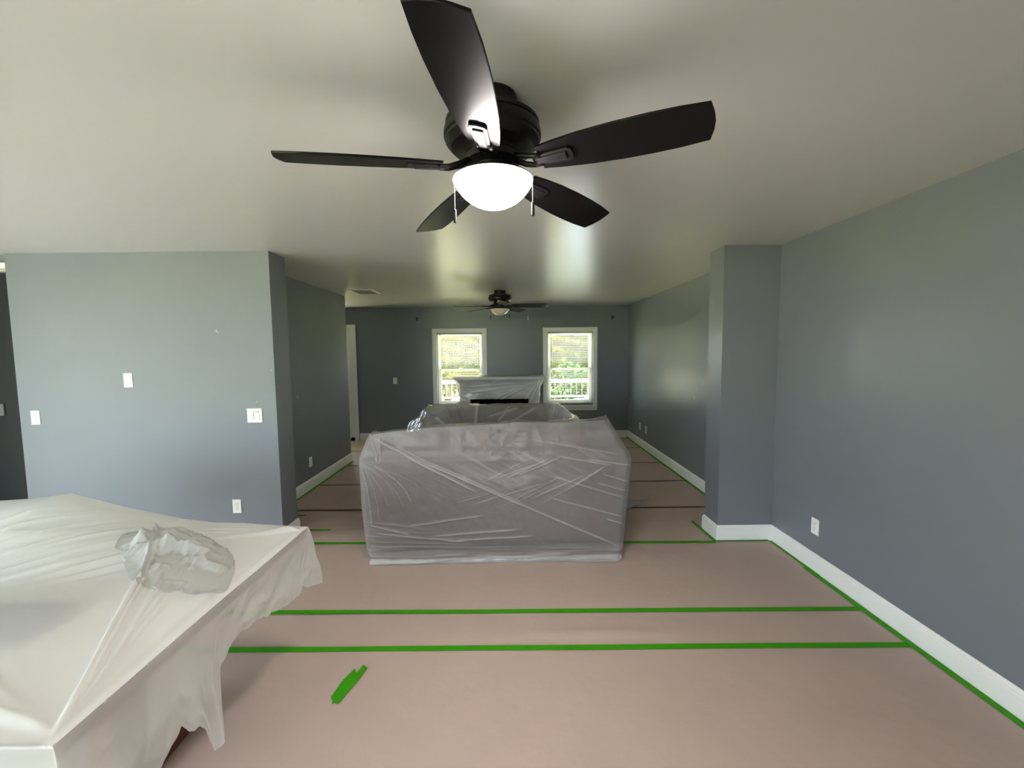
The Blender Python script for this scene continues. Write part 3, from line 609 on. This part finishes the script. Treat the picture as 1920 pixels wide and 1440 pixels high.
# ------------------------------------------------------------------ table and its plastic
TX0, TX1, TY0, TY1, TZ = -3.05, -1.01, .865, 1.995, .752
tb = empty('dining_table', ((TX0+TX1)/2, (TY0+TY1)/2, 0), label='dark wooden trestle table under milky plastic', cat='table'); a, b = (TX1-TX0)/2, (TY1-TY0)/2
MB().box(-a, -b, TZ-.035, a, b, TZ).build('table_top', 'dark_wood', tb, bevel=.006); tag(MB().box(-a+.01, -b+.01, TZ, a-.01, b-.01, TZ+.010).build('table_pad', 'pad', tb, bevel=.004), label='pale table pad')
for s in (-1, 1):
    MB().box(-a+.2, s*(b-.10)-.012, TZ-.125, a-.2, s*(b-.10)+.012, TZ-.035).build('apron', 'dark_wood', tb, bevel=.003)
    xx = s*(a-.41); MB().box(xx-.045, -.28, .010, xx+.045, .28, .085).build('trestle_foot', 'dark_wood', tb, bevel=.008)
    MB().box(xx-.04, -.07, .085, xx+.04, .07, TZ-.11).build('trestle_post', 'dark_wood', tb, bevel=.006)
    MB().box(xx-.04, -.42, TZ-.11, xx+.04, .42, TZ-.035).build('trestle_head', 'dark_wood', tb, bevel=.006)
MB().box(-a+.41, -.02, .30, a-.41, .02, .39).build('stretcher', 'dark_wood', tb, bevel=.004)
cushion(-1.86, 1.16, TZ+.0125, -1.42, 1.36, TZ+.032, .001).build('cloth_bundle', 'bundle', smooth=True)
tag(bpy.data.objects['cloth_bundle'], 'dark folded bundle showing dimly through the table plastic', 'bundle')
def table_sheet():
    z0 = TZ+.0125
    fx = [-3.2, -2.475, -2.33, -2.14, -1.887, -1.608, -1.454, -1.31, -1.15, -.99]; fz = [.90, .913, .921, .945, .875, .812, .790, .785, .772, .762]
    def top(x, y):
        e = np.minimum.reduce([np.clip((TX1+.01-x)/.05, 0, 1), np.clip((TY1+.015-y)/.05, 0, 1), np.clip((y-TY0+.01)/.05, 0, 1)])
        far = np.interp(x, fx, fz)-z0
        s = sstep(1.45-.10*(x+2), 1.97, y)
        z = z0+far*s+.004*fbm(x*3, y*3, 4)*e
        slope = s*(1-s)*4*sstep(-1.3, -1.6, x)
        z += .008*slope*ridged((x*.8+y*.55)*2.2, (x*-.55+y*.8)*14, 8, 2)
        dx, dy = x+1.34, y-1.63; ca, sa = math.cos(-.58), math.sin(-.58); p_, q_ = dx*ca+dy*sa, -dx*sa+dy*ca
        z += np.exp(-(p_/.40)**2-(q_/.17)**2)*.022*e
        z += e*(crease(x, y, (-1.50, 1.72), (-1.02, .87), .006, .014)+crease(x, y, (-1.46, 1.70), (-1.02, .885), .005, .009))
        for i in range(10): z += e*crease(x, y, (-1.60-.012*i, 1.80-.02*i), (-2.15-.05*i+.04*i, 1.42-.012*i), .008, .007)
        for i in range(4): z += e*crease(x, y, (-1.04, .90+.03*i), (-1.16-.05*i, 1.35+.06*i), .008, .004)
        for i in range(5): z += e*crease(x, y, (-1.02, 1.97), (-1.45-.05*i, 1.93-.06*i), .010, .007)
        for i in range(4): z += e*crease(x, y, (-1.05, .89), (-1.5-.5*i, 1.10+.0*i+.1*i), .012, .006)
        b_ = np.exp(-((x+1.58)/.38)**2-((y-1.3)/.26)**2); z += .034*b_
        return z
    nx, ny = 560, 340; xs = np.linspace(TX0-.01, TX1+.01, nx); ys = np.linspace(TY0-.01, TY1+.015, ny); X, Y = np.meshgrid(xs, ys)
    Z = top(X, Y); FO = np.maximum(crease(X, Y, (-1.50, 1.72), (-1.02, .87), .006, 1.), crease(X, Y, (-1.46, 1.70), (-1.02, .885), .005, .7)); FO = np.maximum(FO, .7*sstep(TX1-.03, TX1+.005, X)); mb = MB().grid(np.dstack([X, Y, Z]), FO)  # right edge made whiter, its highlight put into the opacity
    # skirts: right side, near side, far side
    def skirt(line, zt, drop, nrm, seed, rows=46, amp=.02):
        n = len(line); k = np.linspace(0, 1, rows)[:, None]; P = np.zeros((rows, n, 3))
        s = np.concatenate([[0], np.cumsum(np.hypot(*np.diff(line, axis=0).T))])
        wv = amp*vnoise(s*7, s*0, seed)[None, :]*k**.7+.010*ridged(s[None, :]*9+k*1.5, k*2+0*s[None, :], seed+3, 2)*k+.008*np.sin(k*math.pi/2)
        for c_ in (0, 1): P[..., c_] = line[:, c_][None, :]+nrm[c_]*wv
        P[..., 2] = zt[None, :]-k*drop[None, :]; return P
    hy = [.85, .893, .95, .99, 1.05, 1.09, 1.109, 1.16, 1.17, 1.185, 1.196, 1.223, 1.245, 1.260, 1.275, 1.32, 1.33, 1.35, 1.399, 1.473, 1.55, 1.621, 1.658, 1.735, 1.822, 1.917, 1.94, 1.979, 2.03]
    hz = [.50, .50, .49, .48, .47, .466, .476, .50, .512, .49, .470, .451, .445, .42, .325, .320, .40, .54, .574, .594, .585, .559, .551, .520, .503, .479, .50, .47, .45]
    yy = np.concatenate([np.linspace(TY0-.01, 1.15, 90), np.linspace(1.151, 1.36, 90), np.linspace(1.361, TY1+.015, 150)]); ln = np.column_stack([np.full(len(yy), TX1+.01), yy])
    zt = top(ln[:, 0], ln[:, 1]); Ps = skirt(ln, zt, zt-np.interp(yy, hy, hz)+.004*vnoise(yy*60, yy*0, 3), (1, 0), 5, amp=.016)
    tail = np.exp(-((yy-1.30)/.03)**2); Ps[..., 0] += tail[None, :]*np.linspace(0, 1, len(Ps))[:, None]**2*.03
    mb.grid(Ps)
    xx = xs; ln = np.column_stack([xx, np.full(nx, TY0-.01)]); zt = top(ln[:, 0], ln[:, 1]); Pn = skirt(ln, zt, zt-(.42+.03*vnoise(xx*4, xx*0, 2)), (0, -1), 9, amp=.018); mb.grid(Pn)
    ln = np.column_stack([xx, np.full(nx, TY1+.015)]); zt = top(ln[:, 0], ln[:, 1]); Pk = skirt(ln, zt, zt-(.44+.03*vnoise(xx*4, xx*0, 6)), (0, 1), 12, amp=.018); mb.grid(Pk)
    # corner webs close the gap between neighbouring skirts and fall in a loose fold
    for A_, B_ in ((Ps[:, -1], Pk[:, -1]), (Ps[:, 0], Pn[:, -1])):
        k = np.linspace(0, 1, 14)[None, :, None]; W_ = A_[:, None, :]*(1-k)+B_[:, None, :]*k
        t_ = np.linspace(0, 1, len(A_))[:, None]; bulge = np.sin(np.linspace(0, math.pi, 14))[None, :]*t_**.7*.05
        sg = 1 if A_[0, 1] > 1.4 else -1
        W_[..., 0] += bulge*.9; W_[..., 1] += sg*bulge*.6; mb.grid(W_)
    sh = tag(mb.build('plastic_sheet', 'plastic_table', smooth=True, merge=2e-4), 'milky plastic draped over the table with a gathered wad on top', 'plastic sheet', 'plastic dust sheets')
    # slack gathered into a crumpled wad
    nu, nv = 150, 90; U, V = np.meshgrid(np.linspace(-1, 1, nu), np.linspace(-1, 1, nv)); r_ = np.sqrt(U**2+V**2)/1.0; sc = np.maximum(np.abs(U), np.abs(V))/np.maximum(r_, 1e-6); U2, V2 = U*sc, V*sc
    rad = np.hypot(U2, V2); edge = 1+.16*vnoise(np.arctan2(V2, U2)*2.2, 0*U2, 4); pa, qa = U2*.36*edge, V2*.15*edge
    cx_ = -1.345+pa*math.cos(-.58)-qa*math.sin(-.58); cy_ = 1.635+pa*math.sin(-.58)+qa*math.cos(-.58)
    cx_ = cx_+.028*fbm(cx_*9, cy_*9, 61)*(rad < .97); cy_ = cy_+.028*fbm(cx_*9, cy_*9, 71)*(rad < .97)
    bell = np.clip(1-rad**2, 0, 1); hump = .6+.8*np.exp(-((cx_+1.50)/.17)**2-((cy_-1.74)/.12)**2)
    zz = top(cx_, cy_)+.003*bell+.0008+bell*hump*(.012+.070*np.clip(ridged(cx_*8.0+3, cy_*8.0, 83, 3)+.05, 0, 2)*.6)
    tag(MB().grid(np.dstack([cx_, cy_, zz]), -.5*sstep(.8, 1.0, rad)).build('gathered_wad', 'plastic_shaded_wad', sh, smooth=True), label='crumpled wad of slack plastic, fold shading in its grey tint')
    return sh
table_sheet()

# ------------------------------------------------------------------ mantel and its plastic
mo = empty('fireplace_mantel', (-.195, YB, 0), label='white fireplace mantel with black firebox under clear plastic', cat='fireplace')
def mp(nm, x0, y0, z0, x1, y1, z1, m='mantel', bev=.004): return MB().box(x0, -y1, z0, x1, -y0, z1).build(nm, m, mo, bevel=bev)
mp('shelf', -.79, .002, 1.135, .79, .44, 1.172, bev=.008)
for i, (hw, d, z0_, z1_) in enumerate(((.765, .415, 1.108, 1.135), (.735, .385, 1.078, 1.108), (.715, .365, 1.055, 1.078))): mp('crown_step', -hw, .002, z0_, hw, d, z1_)
mp('frieze', -.695, .002, .79, .695, .34, 1.055)
for s in (-1, 1): mp('column', min(s*.695, s*.525), .002, .0036, max(s*.695, s*.525), .34, .79); mp('column_foot', min(s*.705, s*.515), .002, .0036, max(s*.705, s*.515), .352, .14)
fb = mp('firebox', -.52, .004, .005, .52, .06, .788, 'soot', 0); mp('firebox_hood', -.52, .06, .74, .52, .325, .788, 'soot'); mp('hearth_slab', -.52, .06, .0036, .52, .33, .05, 'soot')
def mantel_sheet():
    nx, nz = 220, 130; zz = np.concatenate([np.linspace(1.178, 1.13, 12), np.linspace(1.125, .12, nz-12)])
    u = np.linspace(-1, 1, nx)[None, :]; Z = zz[:, None]+0*u
    hw = np.interp(zz[::-1], [.1, .75, .98, 1.12, 1.18], [.70, .705, .725, .785, .80])[::-1][:, None]
    yo = np.interp(zz[::-1], [.1, .5, .8, 1.0, 1.09, 1.13, 1.18], [.36, .352, .352, .362, .405, .448, .450])[::-1][:, None]
    Xl = u*hw; D = .006*fbm(Xl*4, Z*5, 3)+.006*ridged(Xl*2.0-Z*4.2, Z*3+Xl*1.6, 9, 2)
    FO = .25*np.clip(ridged(Xl*2.0-Z*4.2, Z*3+Xl*1.6, 9, 2), 0, 1)
    for a, b in (((-.25, .70), (.35, .98)), ((-.1, .70), (.62, 1.08)), ((.45, .75), (.7, 1.1)), ((.55, .72), (.72, 1.08)), ((-.5, .9), (.5, 1.02)), ((-.6, 1.0), (.3, 1.05))): D = D+crease(Xl, Z, a, b, .012, .016); FO = np.maximum(FO, crease(Xl, Z, a, b, .008, .6))
    P = np.dstack([Xl, -(yo+np.clip(D, -.006, .05)), Z]); mb = MB().grid(P, FO)
    cen = [np.mean([mb.v[i] for i in f], 0) for f in mb.f]; mb.f = [f for f, c_ in zip(mb.f, cen) if not (abs(c_[0]) < .515 and c_[2] < .785)]   # cut away over the firebox
    k = np.linspace(0, 1, 40)[None, :]
    for j, s in ((0, -1), (-1, 1)):
        S = np.repeat(P[:, j][:, None, :], 40, 1).copy(); S[..., 1] = S[..., 1]*(1-k)+(-.02)*k; S[..., 0] += s*(.012*fbm(k*5+0*S[..., 2], S[..., 2]*6, 30+s)*np.clip(k*5, 0, 1)); mb.grid(S)
    n = 40; kk = np.linspace(0, 1, n)[:, None]; Tq = np.repeat(P[0][None], n, 0).copy(); Tq[..., 1] = Tq[..., 1]*(1-kk)+(-.02)*kk; Tq[..., 2] += np.clip(kk*8, 0, 1)*.012*np.clip(.5+fbm(Tq[..., 0]*7, Tq[..., 1]*9, 44), 0, 2); mb.grid(Tq)
    o = mb.build('plastic_sheet', 'plastic_mantel', smooth=True, merge=1e-4, loc=(-.195, YB, 0))
    return tag(o, 'clear plastic stretched over the white mantel between the windows', 'plastic sheet', 'plastic dust sheets')
mantel_sheet()

# ------------------------------------------------------------------ outdoors
GZ = -.55
gr = MB(); g = 80; gx = np.linspace(-60, 60, g); GX, GY = np.meshgrid(gx, gx+20); gr.grid(np.dstack([GX, GY, GZ+.12*fbm(GX*.15, GY*.15, 3)*np.clip((GY-14)/6, 0, 1)]))
tag(gr.build('lawn', 'grass', smooth=True), 'sunlit yellow-green lawn beyond the deck', 'lawn', kind='structure')
bounce_patio = empty('patio', (0, 0, 0), label='unseen pale slabs added to bounce neutral light into the rooms', cat='patio'); bounce_patio['kind'] = 'structure'  # patio added out of frame so its grey bounce neutralises the lawn's green
for i in range(4):
    for j in range(6): MB().box(XW-.2-2*(i+1)+.01, YN-5+2.2*j, GZ-.05, XW-.2-2*i-.01, YN-5+2.2*(j+1)-.02, GZ+.14).build('slab', 'concrete', bounce_patio)
for i in range(4):
    for j in range(3): MB().box(XW-.2+2*i+.01, YN-.2-2*(j+1)+.01, GZ-.05, XW-.2+2*(i+1)-.01, YN-.2-2*j-.01, GZ+.14).build('slab', 'concrete', bounce_patio)
dk = empty('deck', (0, YB+T, 0), label='low wooden deck outside the back windows', cat='deck')
for i in range(19): MB().box(-5.2, .01+i*.143, GZ+.32, 4.2, .148+i*.143, GZ+.36).build('plank', 'deck', dk, bevel=.003)
for x in (-5, -2, 1, 4): MB().box(x-.05, .1, GZ-.1, x+.05, 2.6, GZ+.32).build('joist', 'deck', dk)
rl = empty('deck_railing', (0, 10.45, 0), label='white deck railing with thin dark balusters', cat='railing'); zr = on_y(1070, 714, 10.45)[2]
MB().box(-5.2, -.05, zr-.035, 4.2, .05, zr+.035).build('top_rail', 'rail_white', rl, bevel=.006); MB().box(-5.2, -.02, zr-.40, 4.2, .02, zr-.36).build('bottom_rail', 'rail_white', rl, bevel=.004)
for i in range(70): MB().tube([(-5.1+i*.135, 0, zr-.38), (-5.1+i*.135, 0, zr-.03)], .011, 6).build('baluster', 'baluster', rl)
for x in (-5.1, -2.2, .75, 4.1): MB().box(x-.045, -.045, GZ+.362, x+.045, .045, zr+.02).build('railing_post', 'rail_white', rl, bevel=.005)
q = MB(); P = np.zeros((26, 26, 3)); A, B = np.meshgrid(np.linspace(-1, 1, 26), np.linspace(-1, 1, 26)); rad = np.clip(1-(A**4+B**4), 0, 1)
P[..., 0], P[..., 1] = A*.62, B*.45; P[..., 2] = rad**.35*(.72+.06*fbm(A*3, B*3, 2)); q.grid(P)
tag(q.build('tarp_heap', 'tarp', smooth=True, loc=(1.78, 9.35, GZ+.36)), 'pale blue tarp covering something on the deck', 'tarp')
def tree(x, y, h, r, m, label, n, trunk=.16, low=.12, leaf=.13, seed=0):
    rg = np.random.default_rng(seed); o = empty('tree', (x, y, GZ), label=label, cat='tree', group='trees beyond the deck')
    lean = rg.uniform(-.4, .4); MB().tube([(0, 0, -.2), (lean*.3, 0, h*.35), (lean, .1, h*.8)], [trunk, trunk*.75, trunk*.3], 10).build('trunk', 'bark', o, smooth=True)
    cl = [(rg.normal(0, r*.48), rg.normal(0, r*.4), h*(low+(1-low)*rg.uniform(0, 1)), rg.uniform(.35, .75)*r*.55) for _ in range(34)]
    br = MB()
    for c in cl[:14]: br.tube([(lean*.4, 0, c[2]*.55), (c[0]*.6, c[1]*.6, c[2]*.85), (c[0], c[1], c[2])], [trunk*.28, trunk*.16, trunk*.06], 6)
    br.build('branches', 'bark', o, smooth=True)
    idx = rg.integers(0, len(cl), n); ca = np.array(cl)[idx]; d = rg.normal(size=(n, 3)); d /= np.linalg.norm(d, axis=1)[:, None]
    c = ca[:, :3]+d*(ca[:, 3]*rg.uniform(.2, 1.05, n)**.5)[:, None]
    a_ = rg.normal(size=(n, 3)); a_ /= np.linalg.norm(a_, axis=1)[:, None]; b_ = np.cross(a_, rg.normal(size=(n, 3))); b_ /= np.linalg.norm(b_, axis=1)[:, None]
    s = leaf*rg.uniform(.6, 1.3, n)[:, None]
    V = np.stack([c-a_*s, c+b_*s*.45, c+a_*s, c-b_*s*.45], 1).reshape(-1, 3); f = np.arange(4*n).reshape(-1, 4)
    me = bpy.data.meshes.new('foliage'); me.vertices.add(4*n); me.vertices.foreach_set('co', V.ravel()); me.loops.add(4*n); me.loops.foreach_set('vertex_index', f.ravel().astype(np.int32))
    me.polygons.add(n); me.polygons.foreach_set('loop_start', np.arange(0, 4*n, 4).astype(np.int32)); me.polygons.foreach_set('loop_total', np.full(n, 4, np.int32)); me.update(calc_edges=True)
    me.materials.append(MAT[m]); fo = bpy.data.objects.new('foliage', me); COL.objects.link(fo); fo.parent = o; tag(fo, kind='stuff')
TL = {'leaf_a': 'mid-green leafy tree seen through the blinds, %s', 'leaf_b': 'yellow-green leafy tree seen through the blinds, %s', 'leaf_c': 'dark green leafy tree seen through the blinds, %s'}
for i, (x, y, h, r, m, wh, tr) in enumerate(((-2.2, 14.8, 6.5, 2.0, 'leaf_b', 'close behind the mantel window', .12), (-3.6, 17, 7.5, 2.6, 'leaf_b', 'behind the mantel-side window edge', .16), (-1.0, 20, 8.5, 3.0, 'leaf_a', 'with a pale trunk behind the mantel window', .22), (2.0, 16.5, 7.0, 2.6, 'leaf_b', 'filling the clear window', .16),
        (4.6, 19, 8.0, 3.0, 'leaf_a', 'beyond the pale blue tarp', .18), (1.2, 25, 9.5, 3.4, 'leaf_c', 'far back between the windows', .2), (-5.8, 24, 9.5, 3.6, 'leaf_a', 'far back towards the alcove door', .2), (6.2, 26, 9, 3.6, 'leaf_b', 'far back past the wall corner', .2))):
    tree(x, y, h, r, m, TL[m] % wh, 16000, tr, seed=i+1)
for i, (x, y, m) in enumerate(((.9, 13.2, 'leaf_c'), (2.3, 13.8, 'leaf_c'), (-3.4, 14.2, 'leaf_b'), (3.4, 13.4, 'leaf_a'))):
    rg = np.random.default_rng(50+i)
    tree(x, y, 1.6, .9, m, ['low dark shrub behind the railing below the clear window', 'low dark shrub behind the railing near the tarp', 'low yellow shrub behind the railing below the mantel window', 'low green shrub behind the railing end'][i], 5000, .04, .1, .07, 50+i)
for o in COL.objects:
    if o.name.startswith('tree') and o.get('label', '').startswith('low'): o.name = 'shrub'; o['category'] = 'shrub'; o['group'] = 'shrubs behind the railing'
# unseen roof added to keep sun and sky out, left eave extended for that
struct('roof', MB().box(XW-1.3, YN-.7, H+.14, XF+.8, YB+.75, H+.30), 'deck', 'unseen flat roof slab with eaves added to block sun')
bpy.context.view_layer.update()
